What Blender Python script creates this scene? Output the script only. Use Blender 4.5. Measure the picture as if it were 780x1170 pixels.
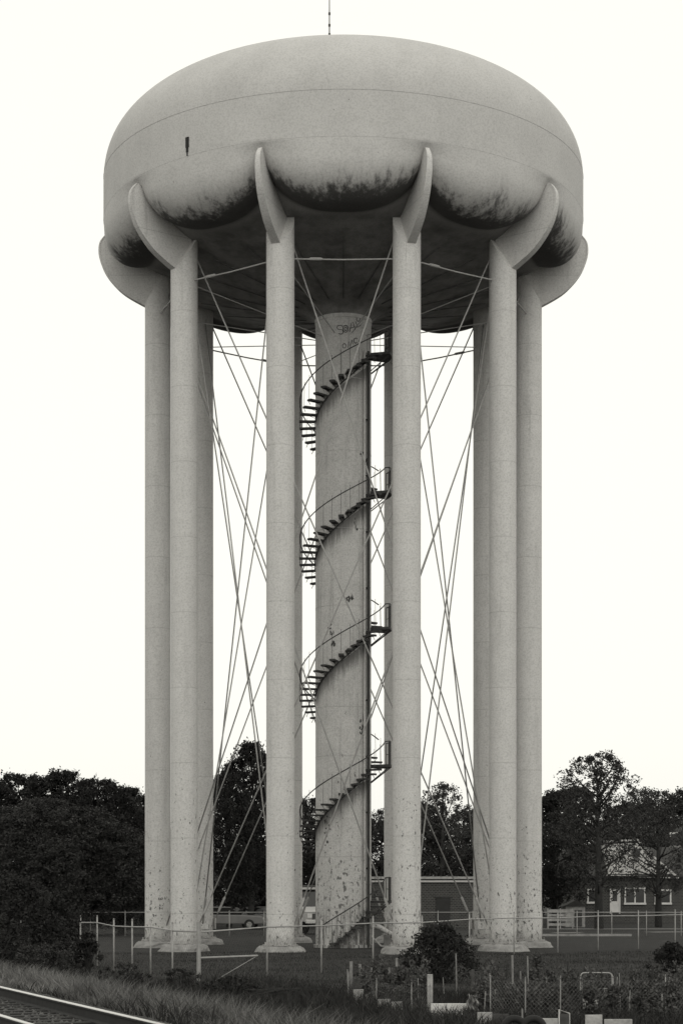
import bpy, math, random
import numpy as np
from math import sin, cos, pi, radians
from mathutils import Vector

for o in list(bpy.data.objects): bpy.data.objects.remove(o)
SC = bpy.context.scene
COL = SC.collection
# ------------------------------------------------------------------ camera, sky, sun, exposure
CAMX, CAMY, CAMZ, F, HY = -0.08, -82.5, 2.45, 2186.0, 1018.0      # F in photo pixels (780 wide)
cd = bpy.data.cameras.new('camera'); cam = bpy.data.objects.new('camera', cd); COL.objects.link(cam)
cam.location = (CAMX, CAMY, CAMZ); cam.rotation_euler = (pi/2, 0, 0)
cd.sensor_fit = 'HORIZONTAL'; cd.sensor_width = 36; cd.lens = 36*F/780
cd.shift_y = (HY-585)/780; cd.clip_start = 0.5; cd.clip_end = 3000
SC.camera = cam
SUN_EL, SUN_AZ = radians(28), radians(12)      # sun behind the photographer, a little to his right
W = bpy.data.worlds.new("World"); SC.world = W; W.use_nodes = True
nt = W.node_tree; nt.nodes.clear()
sky = nt.nodes.new('ShaderNodeTexSky'); sky.sky_type = 'NISHITA'; sky.sun_disc = False
sky.sun_elevation = SUN_EL; sky.sun_rotation = pi - SUN_AZ; sky.dust_density = 6; sky.air_density = 1.5
bw = nt.nodes.new('ShaderNodeRGBToBW'); pw = nt.nodes.new('ShaderNodeMath'); pw.operation = 'POWER'; pw.inputs[1].default_value = 0.05
mu = nt.nodes.new('ShaderNodeVectorMath'); mu.operation = 'SCALE'
tint = nt.nodes.new('ShaderNodeRGB'); tint.outputs[0].default_value = (9.9, 9.78, 9.05, 1)
bg = nt.nodes.new('ShaderNodeBackground'); bg.inputs[1].default_value = 0.10
wo = nt.nodes.new('ShaderNodeOutputWorld')
L = nt.links.new
L(sky.outputs[0], bw.inputs[0]); L(bw.outputs[0], pw.inputs[0]); L(tint.outputs[0], mu.inputs[0]); L(pw.outputs[0], mu.inputs['Scale'])
L(mu.outputs[0], bg.inputs[0]); L(bg.outputs[0], wo.inputs[0])
sd = bpy.data.lights.new('sun', 'SUN'); sd.energy = 0.5; sd.angle = radians(50); sd.color = (1, .985, .94)
sun = bpy.data.objects.new('sun', sd); COL.objects.link(sun)
sv = Vector((sin(SUN_AZ)*cos(SUN_EL), -cos(SUN_AZ)*cos(SUN_EL), sin(SUN_EL)))
sun.rotation_euler = sv.to_track_quat('Z', 'Y').to_euler()
SC.view_settings.view_transform = 'Standard'; SC.view_settings.look = 'None'
SC.view_settings.exposure = 0.0; SC.view_settings.gamma = 1

# ------------------------------------------------------------------ helpers
def P(px, py, depth):
    "point seen at photo pixel px, py at a distance in front of the camera"
    return Vector((CAMX + (px-390)*depth/F, CAMY+depth, CAMZ - (py-HY)*depth/F))
def G(px, depth, z=0.0): p = P(px, HY, depth); p.z = z; return p

class MB:
    def __init__(s): s.v = []; s.f = []
    def add(s, vs, fs):
        n = len(s.v); s.v += [tuple(v) for v in vs]; s.f += [tuple(i+n for i in f) for f in fs]; return s
    def box(s, c, d, rz=0, taper=1.0, tilt=0):
        cx, cy, cz = c; hx, hy, hz = d[0]/2, d[1]/2, d[2]/2; vs = []
        for z, t in ((-hz, 1), (hz, taper)):
            for x, y in ((-hx, -hy), (hx, -hy), (hx, hy), (-hx, hy)):
                X, Y, Z = x*t, y*t, z
                if tilt: X, Z = X*cos(tilt)+Z*sin(tilt), -X*sin(tilt)+Z*cos(tilt)
                vs.append((cx+X*cos(rz)-Y*sin(rz), cy+X*sin(rz)+Y*cos(rz), cz+Z))
        return s.add(vs, [(3,2,1,0), (4,5,6,7), (0,1,5,4), (1,2,6,5), (2,3,7,6), (3,0,4,7)])
    def tube(s, path, rad, seg=8, cap=True):
        path = [Vector(p) for p in path]; n = len(path)
        if not hasattr(rad, '__len__'): rad = [rad]*n
        vs = []; prev = None
        for i, p in enumerate(path):
            t = (path[min(i+1, n-1)] - path[max(i-1, 0)]).normalized()
            if prev is None: a = t.orthogonal().normalized()
            else: a = (prev - t*prev.dot(t)); a = a.normalized() if a.length > 1e-6 else t.orthogonal().normalized()
            prev = a; b = t.cross(a)
            for k in range(seg):
                q = 2*pi*k/seg; vs.append(p + (a*cos(q)+b*sin(q))*rad[i])
        fs = [(i*seg+k, i*seg+(k+1) % seg, (i+1)*seg+(k+1) % seg, (i+1)*seg+k) for i in range(n-1) for k in range(seg)]
        if cap: fs += [tuple(range(seg))[::-1], tuple(range((n-1)*seg, n*seg))]
        return s.add(vs, fs)
    def lathe(s, prof, seg=48, c=(0, 0, 0), cap=False):
        n = len(prof); vs = [(c[0]+r*cos(2*pi*k/seg), c[1]+r*sin(2*pi*k/seg), c[2]+z) for r, z in prof for k in range(seg)]
        fs = [(i*seg+k, i*seg+(k+1) % seg, (i+1)*seg+(k+1) % seg, (i+1)*seg+k) for i in range(n-1) for k in range(seg)]
        if cap: fs += [tuple(range(seg))[::-1], tuple(range((n-1)*seg, n*seg))]
        return s.add(vs, fs)
    def prism(s, poly, y0, y1, axis='y'):
        "polygon in xz pushed along y"
        n = len(poly); vs = [(x, y0, z) for x, z in poly] + [(x, y1, z) for x, z in poly]
        if axis == 'x': vs = [(y, x, z) for x, y, z in vs]
        fs = [tuple(range(n)), tuple(range(n, 2*n))[::-1]] + [(i, i+n, (i+1) % n+n, (i+1) % n) for i in range(n)]
        return s.add(vs, fs)
    def build(s, name, m, parent=None, smooth=False, loc=None, rot=None, bevel=0):
        me = bpy.data.meshes.new(name); me.from_pydata(s.v, [], s.f); me.materials.append(m)
        if smooth:
            me.polygons.foreach_set('use_smooth', [True]*len(me.polygons))
            if smooth == 'auto': me.set_sharp_from_angle(angle=radians(40))
        o = bpy.data.objects.new(name, me); COL.objects.link(o)
        if parent: o.parent = parent
        if loc is not None: o.location = loc
        if rot is not None: o.rotation_euler = (0, 0, rot)
        if bevel:
            b = o.modifiers.new('bevel', 'BEVEL'); b.width = bevel; b.segments = 2; b.limit_method = 'ANGLE'
        return o

def tag(o, label=None, cat=None, group=None, kind=None):
    if label: o['label'] = label
    if cat: o['category'] = cat
    if group: o['group'] = group
    if kind: o['kind'] = kind
    return o
def thing(name, label, cat, loc=(0, 0, 0), rz=0, group=None):
    o = bpy.data.objects.new(name, None); COL.objects.link(o); o.location = loc; o.rotation_euler = (0, 0, rz)
    o.empty_display_size = .3
    return tag(o, label, cat, group)
def dup(o, parent=None, loc=None, rot=None, scale=None, label=None):
    kids = list(o.children); c = o.copy(); COL.objects.link(c)
    if parent is not None: c.parent = parent
    if loc is not None: c.location = loc
    if rot is not None: c.rotation_euler = (0, 0, rot)
    if scale is not None: c.scale = scale
    if label: c['label'] = label
    for k in kids: dup(k, c)
    return c

# ------------------------------------------------------------------ materials (all greys: the place is seen in black and white)
def mat(name, v, rough=.8, var=.15, scale=3.0, bump=0.0, bscale=20, metal=0.0, spots=None, layers=None, spec=.3, trans=0):
    m = bpy.data.materials.new(name); m.use_nodes = True; t = m.node_tree; b = t.nodes['Principled BSDF']
    b.inputs['Roughness'].default_value = rough; b.inputs['Metallic'].default_value = metal
    b.inputs['Specular IOR Level'].default_value = spec
    g = t.nodes.new('ShaderNodeNewGeometry'); n = t.nodes.new('ShaderNodeTexNoise')
    n.inputs['Scale'].default_value = scale; n.inputs['Detail'].default_value = 8; n.inputs['Roughness'].default_value = .65
    t.links.new(g.outputs['Position'], n.inputs['Vector'])
    r = t.nodes.new('ShaderNodeValToRGB'); r.color_ramp.elements[0].position = .3; r.color_ramp.elements[1].position = .7
    lo, hi = v*(1-var), v*(1+var)
    r.color_ramp.elements[0].color = (lo, lo*.985, lo*.96, 1); r.color_ramp.elements[1].color = (hi, hi*.985, hi*.96, 1)
    t.links.new(n.outputs['Fac'], r.inputs['Fac']); out = r.outputs['Color']
    if layers: out = layers(t, g, out)
    t.links.new(out, b.inputs['Base Color'])
    if bump:
        n2 = t.nodes.new('ShaderNodeTexNoise'); n2.inputs['Scale'].default_value = bscale; n2.inputs['Detail'].default_value = 6
        t.links.new(g.outputs['Position'], n2.inputs['Vector'])
        bp = t.nodes.new('ShaderNodeBump'); bp.inputs['Strength'].default_value = bump; bp.inputs['Distance'].default_value = .05
        t.links.new(n2.outputs['Fac'], bp.inputs['Height']); t.links.new(bp.outputs['Normal'], b.inputs['Normal'])
    return m
def nmath(t, op, a, b=None, c=None, clamp=False):
    n = t.nodes.new('ShaderNodeMath'); n.operation = op; n.use_clamp = clamp
    for i, x in enumerate((a, b, c)):
        if x is None: continue
        if isinstance(x, (int, float)): n.inputs[i].default_value = x
        else: t.links.new(x, n.inputs[i])
    return n.outputs[0]
def nmap(t, x, a0, a1, b0=0.0, b1=1.0):
    n = t.nodes.new('ShaderNodeMapRange'); n.interpolation_type = 'SMOOTHSTEP'
    for i, q in enumerate((x, a0, a1, b0, b1)):
        if isinstance(q, (int, float)): n.inputs[i].default_value = q
        else: t.links.new(q, n.inputs[i])
    return n.outputs[0]
def nmix(t, fac, col, dark):
    n = t.nodes.new('ShaderNodeMix'); n.data_type = 'RGBA'
    t.links.new(fac, n.inputs[0]); t.links.new(col, n.inputs[6]); n.inputs[7].default_value = (dark, dark*.97, dark*.93, 1)
    return n.outputs[2]
def nnoise(t, g, scale, sx=1, sy=1, sz=1, detail=6, rough=.6, off=0):
    m = t.nodes.new('ShaderNodeMapping'); m.inputs['Scale'].default_value = (sx, sy, sz); m.inputs['Location'].default_value = (off, off*.7, off*.3)
    n = t.nodes.new('ShaderNodeTexNoise'); n.inputs['Scale'].default_value = scale; n.inputs['Detail'].default_value = detail
    n.inputs['Roughness'].default_value = rough
    t.links.new(g.outputs['Position'], m.inputs['Vector']); t.links.new(m.outputs['Vector'], n.inputs['Vector'])
    return n.outputs['Fac']
def zof(t, g):
    s = t.nodes.new('ShaderNodeSeparateXYZ'); t.links.new(g.outputs['Position'], s.inputs[0]); return s.outputs[2]

def fine(t, g, out, k=.5, sc=16):
    f = nnoise(t, g, sc, detail=3, rough=.7, off=11)
    return nmix(t, nmath(t, 'MULTIPLY', nmap(t, f, .42, .66), k), out, .12)
def tank_layers(t, g, out):
    a = t.nodes.new('ShaderNodeAttribute'); a.attribute_name = 'crease'; c = a.outputs['Fac']
    # black mildew along the crease, with a ragged upper edge
    n1 = nnoise(t, g, 1.8, 2.6, 2.6, .18, 8, .7); n2 = nnoise(t, g, .33, 1, 1, .1, 4)
    cc = nmath(t, 'ADD', c, nmath(t, 'ADD', nmath(t, 'MULTIPLY_ADD', n1, .75, -.375), nmath(t, 'MULTIPLY_ADD', n2, 1.1, -.55)))
    m = nmath(t, 'MULTIPLY', nmap(t, cc, .46, .72), nmap(t, c, 1.12, 1.0))
    out = nmix(t, nmath(t, 'MULTIPLY', m, .95), out, .022)
    # shading of the lobe bottoms, painted in as grey above the mildew
    m2 = nmath(t, 'MULTIPLY', nmap(t, cc, .25, .8), nmap(t, c, 1.3, 1.0))
    out = nmix(t, nmath(t, 'MULTIPLY', m2, .45), out, .08)
    # underside: mottled darker colour that paints in extra shade
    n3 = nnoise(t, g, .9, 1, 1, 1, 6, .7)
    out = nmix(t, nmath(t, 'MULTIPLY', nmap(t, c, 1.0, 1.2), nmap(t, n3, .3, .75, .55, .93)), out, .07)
    n4 = nnoise(t, g, .5, 1.5, 1.5, .15, 6)
    out = nmix(t, nmath(t, 'MULTIPLY', nmap(t, n4, .5, .8), .14), out, .2)
    sp = nnoise(t, g, 9, detail=2, off=3)
    out = nmix(t, nmap(t, sp, .75, .77), out, .1)
    return fine(t, g, out, .24, 15)
def column_layers(t, g, out):
    z = zof(t, g)
    sp = nnoise(t, g, 9, 1, 1, .6, 4, .65); big = nnoise(t, g, .45, 1, 1, .25, 3, .5, 4)
    thr = nmap(t, nmath(t, 'MULTIPLY_ADD', big, 18.0, z), 4.0, 26.0, .555, .76)
    d = nmath(t, 'SUBTRACT', sp, thr)
    out = nmix(t, nmath(t, 'MULTIPLY', nmap(t, d, 0, .02), .85), out, .05)
    st = nnoise(t, g, 2.5, 1, 1, .08, 5, .6, 9)
    out = nmix(t, nmath(t, 'MULTIPLY', nmap(t, st, .5, .78), .2), out, .15)
    # plate joints every three metres
    fz = nmath(t, 'ABSOLUTE', nmath(t, 'SUBTRACT', nmath(t, 'FRACT', nmath(t, 'DIVIDE', z, 3.05)), .5))
    out = nmix(t, nmath(t, 'MULTIPLY', nmap(t, fz, .008, .0), .3), out, .12)
    rr_ = nnoise(t, g, 1.3, 2.5, 2.5, .12, 6, .7, 21)
    out = nmix(t, nmath(t, 'MULTIPLY', nmap(t, rr_, .62, .74), .3), out, .10)
    # splashed dirt at the foot
    out = nmix(t, nmath(t, 'MULTIPLY', nmap(t, nmath(t, 'MULTIPLY_ADD', sp, -1.2, z), .35, -.35), .5), out, .08)
    return fine(t, g, out, .26)
def riser_layers(t, g, out):
    z = zof(t, g)
    sp = nnoise(t, g, 7, 1, 1, .6, 4, .65); big = nnoise(t, g, .6, 1, 1, .5, 3, .5, 7)
    thr = nmap(t, nmath(t, 'MULTIPLY_ADD', big, 12.0, z), 4.0, 18.0, .54, .70)
    out = nmix(t, nmath(t, 'MULTIPLY', nmap(t, nmath(t, 'SUBTRACT', sp, thr), 0, .03), .8), out, .06)
    st = nnoise(t, g, 5, 1, 1, .05, 5, .6, 2)
    out = nmix(t, nmath(t, 'MULTIPLY', nmap(t, st, .5, .75), .35), out, .1)
    # rust runs and the shadow under the stairs, both put into the shaft colour
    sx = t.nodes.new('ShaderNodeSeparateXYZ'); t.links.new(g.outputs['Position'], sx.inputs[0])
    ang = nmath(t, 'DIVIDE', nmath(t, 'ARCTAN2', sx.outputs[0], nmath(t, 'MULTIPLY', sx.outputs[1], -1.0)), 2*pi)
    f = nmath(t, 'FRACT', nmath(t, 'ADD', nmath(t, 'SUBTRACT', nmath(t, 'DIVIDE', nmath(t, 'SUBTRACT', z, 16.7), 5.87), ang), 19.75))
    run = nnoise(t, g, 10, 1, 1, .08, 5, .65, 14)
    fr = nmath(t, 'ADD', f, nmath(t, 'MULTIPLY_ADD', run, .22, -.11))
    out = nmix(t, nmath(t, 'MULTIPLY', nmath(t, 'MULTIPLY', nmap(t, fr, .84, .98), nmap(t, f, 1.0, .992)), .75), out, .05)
    lowst = nnoise(t, g, 9, 1, 1, .06, 4, .6, 5)
    low = nmath(t, 'MULTIPLY', nmap(t, z, 2.2, .6), nmap(t, lowst, .42, .58))
    out = nmix(t, nmath(t, 'MULTIPLY', low, .75), out, .06)
    return fine(t, g, out, .34)
def lawn_layers(t, g, out):
    a = nnoise(t, g, .35, 1, 1, 1, 6, .7); b = nnoise(t, g, 7, detail=5, off=2)
    out = nmix(t, nmath(t, 'MULTIPLY', nmap(t, a, .45, .7), .6), out, .017)
    out = nmix(t, nmath(t, 'MULTIPLY', nmap(t, b, .55, .75), .5), out, .065)
    return out
def brick_layers(t, g, out):
    br = t.nodes.new('ShaderNodeTexBrick'); mp = t.nodes.new('ShaderNodeMapping'); mp.inputs['Rotation'].default_value = (radians(90), 0, 0)
    mp.inputs['Scale'].default_value = (1, 1, 1)
    t.links.new(g.outputs['Position'], mp.inputs[0]); t.links.new(mp.outputs[0], br.inputs[0])
    br.inputs['Scale'].default_value = 2.2; br.inputs['Mortar Size'].default_value = .03
    br.inputs['Color1'].default_value = (.035, .034, .033, 1); br.inputs['Color2'].default_value = (.06, .058, .055, 1)
    br.inputs['Mortar'].default_value = (.12, .12, .115, 1)
    return br.outputs[0]

M = dict(
    tank=mat('tank_paint', .50, .75, .07, .6, .12, 3, layers=tank_layers),
    column=mat('column_paint', .59, .7, .06, 1.2, .1, 6, layers=column_layers),
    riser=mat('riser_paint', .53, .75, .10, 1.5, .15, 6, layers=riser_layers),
    steel=mat('dark_steel', .045, .6, .3, 6),
    rod=mat('rod_paint', .34, .6, .15, 4),
    under=mat('underside_bead', .10, .8, .3, 5), seam=mat('weld_bead', .36, .7, .3, 5),  # first bead is a darker tone for the tank bottom
    rust=mat('rust_marks', .06, .9, .4, 9),
    concrete=mat('concrete', .27, .9, .3, 3, .4, 12),
    galv=mat('galvanised_pipe', .30, .55, .25, 3, metal=.2),
    lawn=mat('lawn', .036, .95, .35, 1.3, .9, 25, layers=lawn_layers, spec=.1),
    ballast=mat('ballast', .07, .95, .5, 12, 1.0, 30, spec=.1),
    railtop=mat('polished_rail', .62, .28, .08, 5, metal=.9),
    railside=mat('rusty_rail', .022, .8, .3, 8),
    tie=mat('creosoted_tie', .03, .9, .3, 6, .5, 10),
    stone=mat('ballast_stone', .10, .95, .55, 8, spec=.1),
    leaf=mat('leaf_dark', .025, .8, .5, .9, spec=.12),
    leaf2=mat('leaf_mid', .043, .8, .5, .9, spec=.15),
    leaf3=mat('leaf_garden', .075, .8, .5, 2.5, spec=.15),
    bark=mat('bark', .035, .9, .3, 4, .5, 8),
    grass=mat('tall_grass_blade', .13, .85, .75, .5, spec=.1),
    grassd=mat('weed_blade', .036, .9, .5, .9, spec=.1),
    brick=mat('dark_brick', .05, .9, layers=brick_layers, bump=.2),
    white=mat('white_paint', .62, .7, .12, 3), siding=mat('pale_siding', .55, .8, .35, 2.5),
    roof=mat('dark_shingle', .045, .9, .3, 3, .5, 6), glass=mat('window_glass', .015, .12, .2, 2, spec=.6),
    door=mat('dark_door', .03, .7), board=mat('weathered_board', .34, .9, .35, 5, .3, 20),
    boardd=mat('dark_board', .07, .9, .35, 5), stake=mat('pale_stake', .22, .9, .35, 8),
    staked=mat('dark_stake', .03, .9, .3, 8), rubber=mat('rubber', .02, .8), cardull=mat('dull_car_paint', .16, .4, .08, 3), wire=mat('thin_wire', .12, .6, .2, 4), carlight=mat('pale_car_paint', .42, .4, .08, 3),
    chrome=mat('chrome', .6, .25, .1, 4, metal=.9), path=mat('pale_path_sun_patch', .20, .95, .3, 3, .3, 9), gravel=mat('bare_earth', .05, .95, .4, 4, .5, 20),
)

# ------------------------------------------------------------------ ground
TRK0 = Vector((-5.58-.65, -51.5-.26)); TD = Vector((.368, -.9298)); TN = Vector((.9298, .368))   # track centre line, direction, normal to the tower side
def trackd(x, y): return (x-TRK0.x)*TN.x + (y-TRK0.y)*TN.y
def gz(x, y):
    d = trackd(x, y); w = .03*sin(x*.9+y*.3)+.03*sin(y*.7-x*.4)
    if y > -8: w *= max(0, 1-(y+8)/10)
    if d < 1.35: b = .66; w *= 0
    elif d < 5.5: k = (d-1.35)/4.15; b = .66*(1-k)**1.3; w *= min(1, k)
    else: b = 0
    return b + w*(1 if y < 2 else 0) - (.0 if y < 2 else 0)
def grid(name, xs, ys, zf, m):
    nx, ny = len(xs), len(ys); vs = [(x, y, zf(x, y)) for y in ys for x in xs]
    fs = [(j*nx+i, j*nx+i+1, (j+1)*nx+i+1, (j+1)*nx+i) for j in range(ny-1) for i in range(nx-1)]
    b = MB(); b.add(vs, fs); return b.build(name, m, smooth=True)
def axis(segs):
    out = []
    for a, b, st in segs: out += list(np.arange(a, b, st))
    return [float(q) for q in out] + [float(segs[-1][1])]
grd = grid('ground', axis([(-1500, -100, 200), (-100, -30, 10), (-30, 30, .5), (30, 100, 10), (100, 1500, 200)]),
           axis([(-140, -90, 5), (-90, -8, .5), (-8, 60, 4), (60, 200, 20), (200, 2000, 200)]), gz, M['lawn'])
tag(grd, 'dark mown lawn under and around the water tower', kind='structure')
# pale footpath, then two pale sheets painting sunlit patches on the lawn
pb = MB(); a, b2 = G(600, 122), G(900, 122); pb.box(((a.x+b2.x)/2, a.y, .006), (b2.x-a.x, 1.6, .012))
tag(pb.build('path', M['path']), 'pale footpath in front of the brick house', kind='structure')
pb = MB(); q = G(648, 111); pb.box((q.x, q.y, .006), (1.6, 1.2, .012), .3); pb2 = pb.build('path', M['path']); tag(pb2, 'small sunlit patch painted pale on the lawn behind the fence', kind='structure')  # named path, but a pale sheet painting a sunlit patch
pb = MB(); q = G(762, 113); pb.box((q.x, q.y, .006), (2.4, 1.3, .012), .35); tag(pb.build('path', M['path']), 'sunlit patch painted pale on the lawn at the right edge', kind='structure')  # named path, but a pale sheet painting a sunlit patch
# railway: ballast bed, sleepers, rails
def along(s, off, z): p = TRK0 + TD*s + TN*off; return (p.x, p.y, z)
bb = MB(); prof = [(-4.5, .64), (-1.75, .675), (1.5, .675), (2.0, .60), (2.3, .50)]; S = np.arange(-40, 60, .5)
for s in S:
    for off, z in prof: bb.v.append(along(s, off + .06*sin(s*3.1+off), z + .012*sin(s*5+off*7)))
n = len(prof); bb.f = [(i*n+j, (i+1)*n+j, (i+1)*n+j+1, i*n+j+1) for i in range(len(S)-1) for j in range(n-1)]
tag(bb.build('ballast_bed', M['ballast'], smooth=True), 'gravel bed of the railway track', kind='structure')
rz = math.atan2(TD.y, TD.x)
tr = thing('railway_track', 'single railway track crossing the lower left corner', 'railway track', along(0, 0, .0))
trl = Vector(tr.location)
tie = None
for i in range(-34, 50):
    s = i*.55
    if tie is None:
        tb = MB().box((0, 0, 0), (.22, 2.6, .16)); tie = tb.build('sleeper', M['tie'], tr, loc=Vector(along(s, 0, .63))-trl, rot=rz, bevel=.012)
    else: dup(tie, tr, Vector(along(s, 0, .63))-trl, rz)
for off in (-.7175, .7175):
    sb = MB(); w = [(-.07, .70), (.07, .70), (.07, .715), (.012, .735), (.012, .84), (.036, .85), (.036, .872), (-.036, .872), (-.036, .85), (-.012, .84), (-.012, .735), (-.07, .715)]
    A = [Vector(along(-30, off+x, z))-trl for x, z in w]; B = [Vector(along(40, off+x, z))-trl for x, z in w]; k = len(w)
    sb.add(A+B, [(i, (i+1) % k, (i+1) % k+k, i+k) for i in range(k)])
    rail = sb.build('rail', M['railside'], tr)
    hb = MB(); w = [(-.036, .873), (.036, .873), (.034, .884), (.02, .888), (-.02, .888), (-.034, .884)]
    A = [Vector(along(-30, off+x, z))-trl for x, z in w]; B = [Vector(along(40, off+x, z))-trl for x, z in w]; k = len(w)
    hb.add(A+B, [(i, (i+1) % k, (i+1) % k+k, i+k) for i in range(k)]); hb.build('rail_head', M['railtop'], rail)

rng = np.random.default_rng(7); random.seed(4)
# loose stones on the ballast (uncountable)
def stones(N, s0, s1, o0, o1, z, size):
    vs = []; fs = []
    for i in range(N):
        s = rng.uniform(s0, s1); o = rng.uniform(o0, o1); c = np.array(along(s, o, z - max(0, o-1.4)*.2 if o > 0 else z)); r = size*rng.uniform(.5, 1.3)
        base = np.array([(1, 0, 0), (-1, 0, 0), (0, 1, 0), (0, -1, 0), (0, 0, 1), (0, 0, -1)])*r*rng.uniform(.6, 1.2, (6, 3))
        a = rng.uniform(0, 6.28); R = np.array([[cos(a), -sin(a), 0], [sin(a), cos(a), 0], [0, 0, .8]]); k = len(vs)
        vs += [tuple(c + R @ q + rng.uniform(-.2, .2, 3)*r) for q in base]
        fs += [(k, k+2, k+4), (k+2, k+1, k+4), (k+1, k+3, k+4), (k+3, k, k+4), (k+2, k, k+5), (k+1, k+2, k+5), (k+3, k+1, k+5), (k, k+3, k+5)]
    b = MB(); b.add(vs, fs); return b
tag(stones(9000, -12, 20, -1.9, 2.25, .69, .035).build('ballast_stones', M['stone']), 'crushed stone between and beside the rails', 'gravel', kind='stuff')

# ------------------------------------------------------------------ water tower
T = thing('water_tower', 'huge pale water tower: domed tank on ten round columns around a central shaft', 'water tower')
R = 8.0; NC = 10; ANG = [radians(18+36*k) for k in range(NC)]
def pol(r, th, z): return Vector((r*sin(th), -r*cos(th), z))
# tank
def catmull(pts, n):
    pts = [pts[0]]+pts+[pts[-1]]; out = []
    for i in range(1, len(pts)-2):
        p0, p1, p2, p3 = [np.array(q) for q in pts[i-1:i+3]]
        for k in range(n):
            u = k/n; out.append(.5*((2*p1)+(-p0+p2)*u+(2*p0-5*p1+4*p2-p3)*u*u+(-p0+3*p1-3*p2+p3)*u**3))
    return out+[np.array(pts[-1])]
RT = 10.26; dome = [(RT*cos(a)**(2/2.5), 32.45+4.58*sin(a)**(2/2.5)) for a in np.linspace(pi/2-.0005, 0.0, 44)]
dome += [(RT, z) for z in (32.2, 31.8, 31.4, 31.1)]
mid = catmull([(RT, 30.95), (10.27, 30.5), (10.24, 30.0), (10.1, 29.52), (9.82, 29.12), (9.4, 28.82), (8.9, 28.70), (8.45, 28.74)], 6) + catmull([(8.3, 28.80), (7.3, 28.66), (5, 28.1), (3, 27.65), (1.6, 27.3), (1.2, 27.0)], 4)
rib = catmull([(RT, 30.95), (10.02, 30.72), (9.9, 30.6), (9.8, 30.5), (9.7, 30.41), (9.6, 30.32), (9.52, 30.24), (9.45, 30.16)], 6) + catmull([(9.25, 30.0), (7.7, 28.95), (5, 28.1), (3, 27.65), (1.6, 27.3), (1.2, 27.0)], 4)
NKN = 7*6+1
NT = 480; vs = []
for k in range(NT):
    th = 2*pi*k/NT; u_ = ((th/radians(36)+.5) % 1)*2-1; w = (1-abs(u_)**2.4)**.6
    for r, z in dome: vs.append(pol(r, th, z))
    for a, b in zip(mid, rib): q = a*w+b*(1-w); vs.append(pol(q[0], th, q[1]))
npf = len(dome)+len(mid)
b = MB(); b.add(vs, [(k*npf+i, k*npf+i+1, ((k+1) % NT)*npf+i+1, ((k+1) % NT)*npf+i) for k in range(NT) for i in range(npf-1)])
tank = b.build('tank', M['tank'], T, smooth=True)
# how far round the knuckle a point lies (0 at the seam, 1 at the lower crease), for the mildew and the painted shading along the crease
at = tank.data.attributes.new('crease', 'FLOAT', 'POINT'); nd = len(dome)
prof_s = [0.0]*nd+[(i/(NKN-1)) for i in range(NKN)]+[1.05+.95*i/(npf-nd-NKN-1) for i in range(npf-nd-NKN)]
at.data.foreach_set('value', prof_s*NT)
def ring(r, z, rad, m, parent, name='weld_seam', seg=160):
    path = [pol(r, 2*pi*k/seg, z) for k in range(seg+1)]
    return MB().tube(path, rad, 5, cap=False).build(name, m, parent, smooth=True)
ring(RT-.003, 32.75, .008, M['seam'], tank); ring(RT-.003, 30.97, .009, M['seam'], tank)
for k in range(20):
    a_ = radians(18*k); zs_ = [(2.0, 27.4), (3.2, 27.66), (5, 28.06), (6.6, 28.42)]
    MB().tube([pol(r_, a_, z_) for r_, z_ in zs_], [.02, .024, .024, .02], 5).build('weld_seam', M['under'], tank, smooth=True)
# slot shaped overflow opening
sl = MB(); th = math.asin(6.05/10.26)
for z0, z1, w0 in ((30.98, 31.12, .02), (31.12, 31.3, .05), (31.3, 31.7, .075)):
    c = pol(RT+.005, -th, (z0+z1)/2); sl.box(c, (w0*2, .06, z1-z0), -th)
sl.build('overflow_slot', M['rubber'], tank)
# mast
mm = MB(); mm.tube([(-.6, 0, 37.3), (-.6, 0, 40.9)], [.035, .02], 6)
for z in (38.2, 39.4, 39.8, 40.3): mm.tube([(-.6, 0, z-.05), (-.6, 0, z+.05)], .05, 6)
mm.lathe([(.2, 0), (.2, .1), (.05, .12)], 12, (-.6, 0, 37.3)); mm.build('mast', M['steel'], tank)
vb = MB(); vb.lathe([(.35, 0), (.35, .35), (.55, .36), (.5, .5), (.1, .65), (.01, .66)], 24, (.4, 0, 37.3)); vb.build('roof_vent', M['tank'], tank, smooth='auto')
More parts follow.
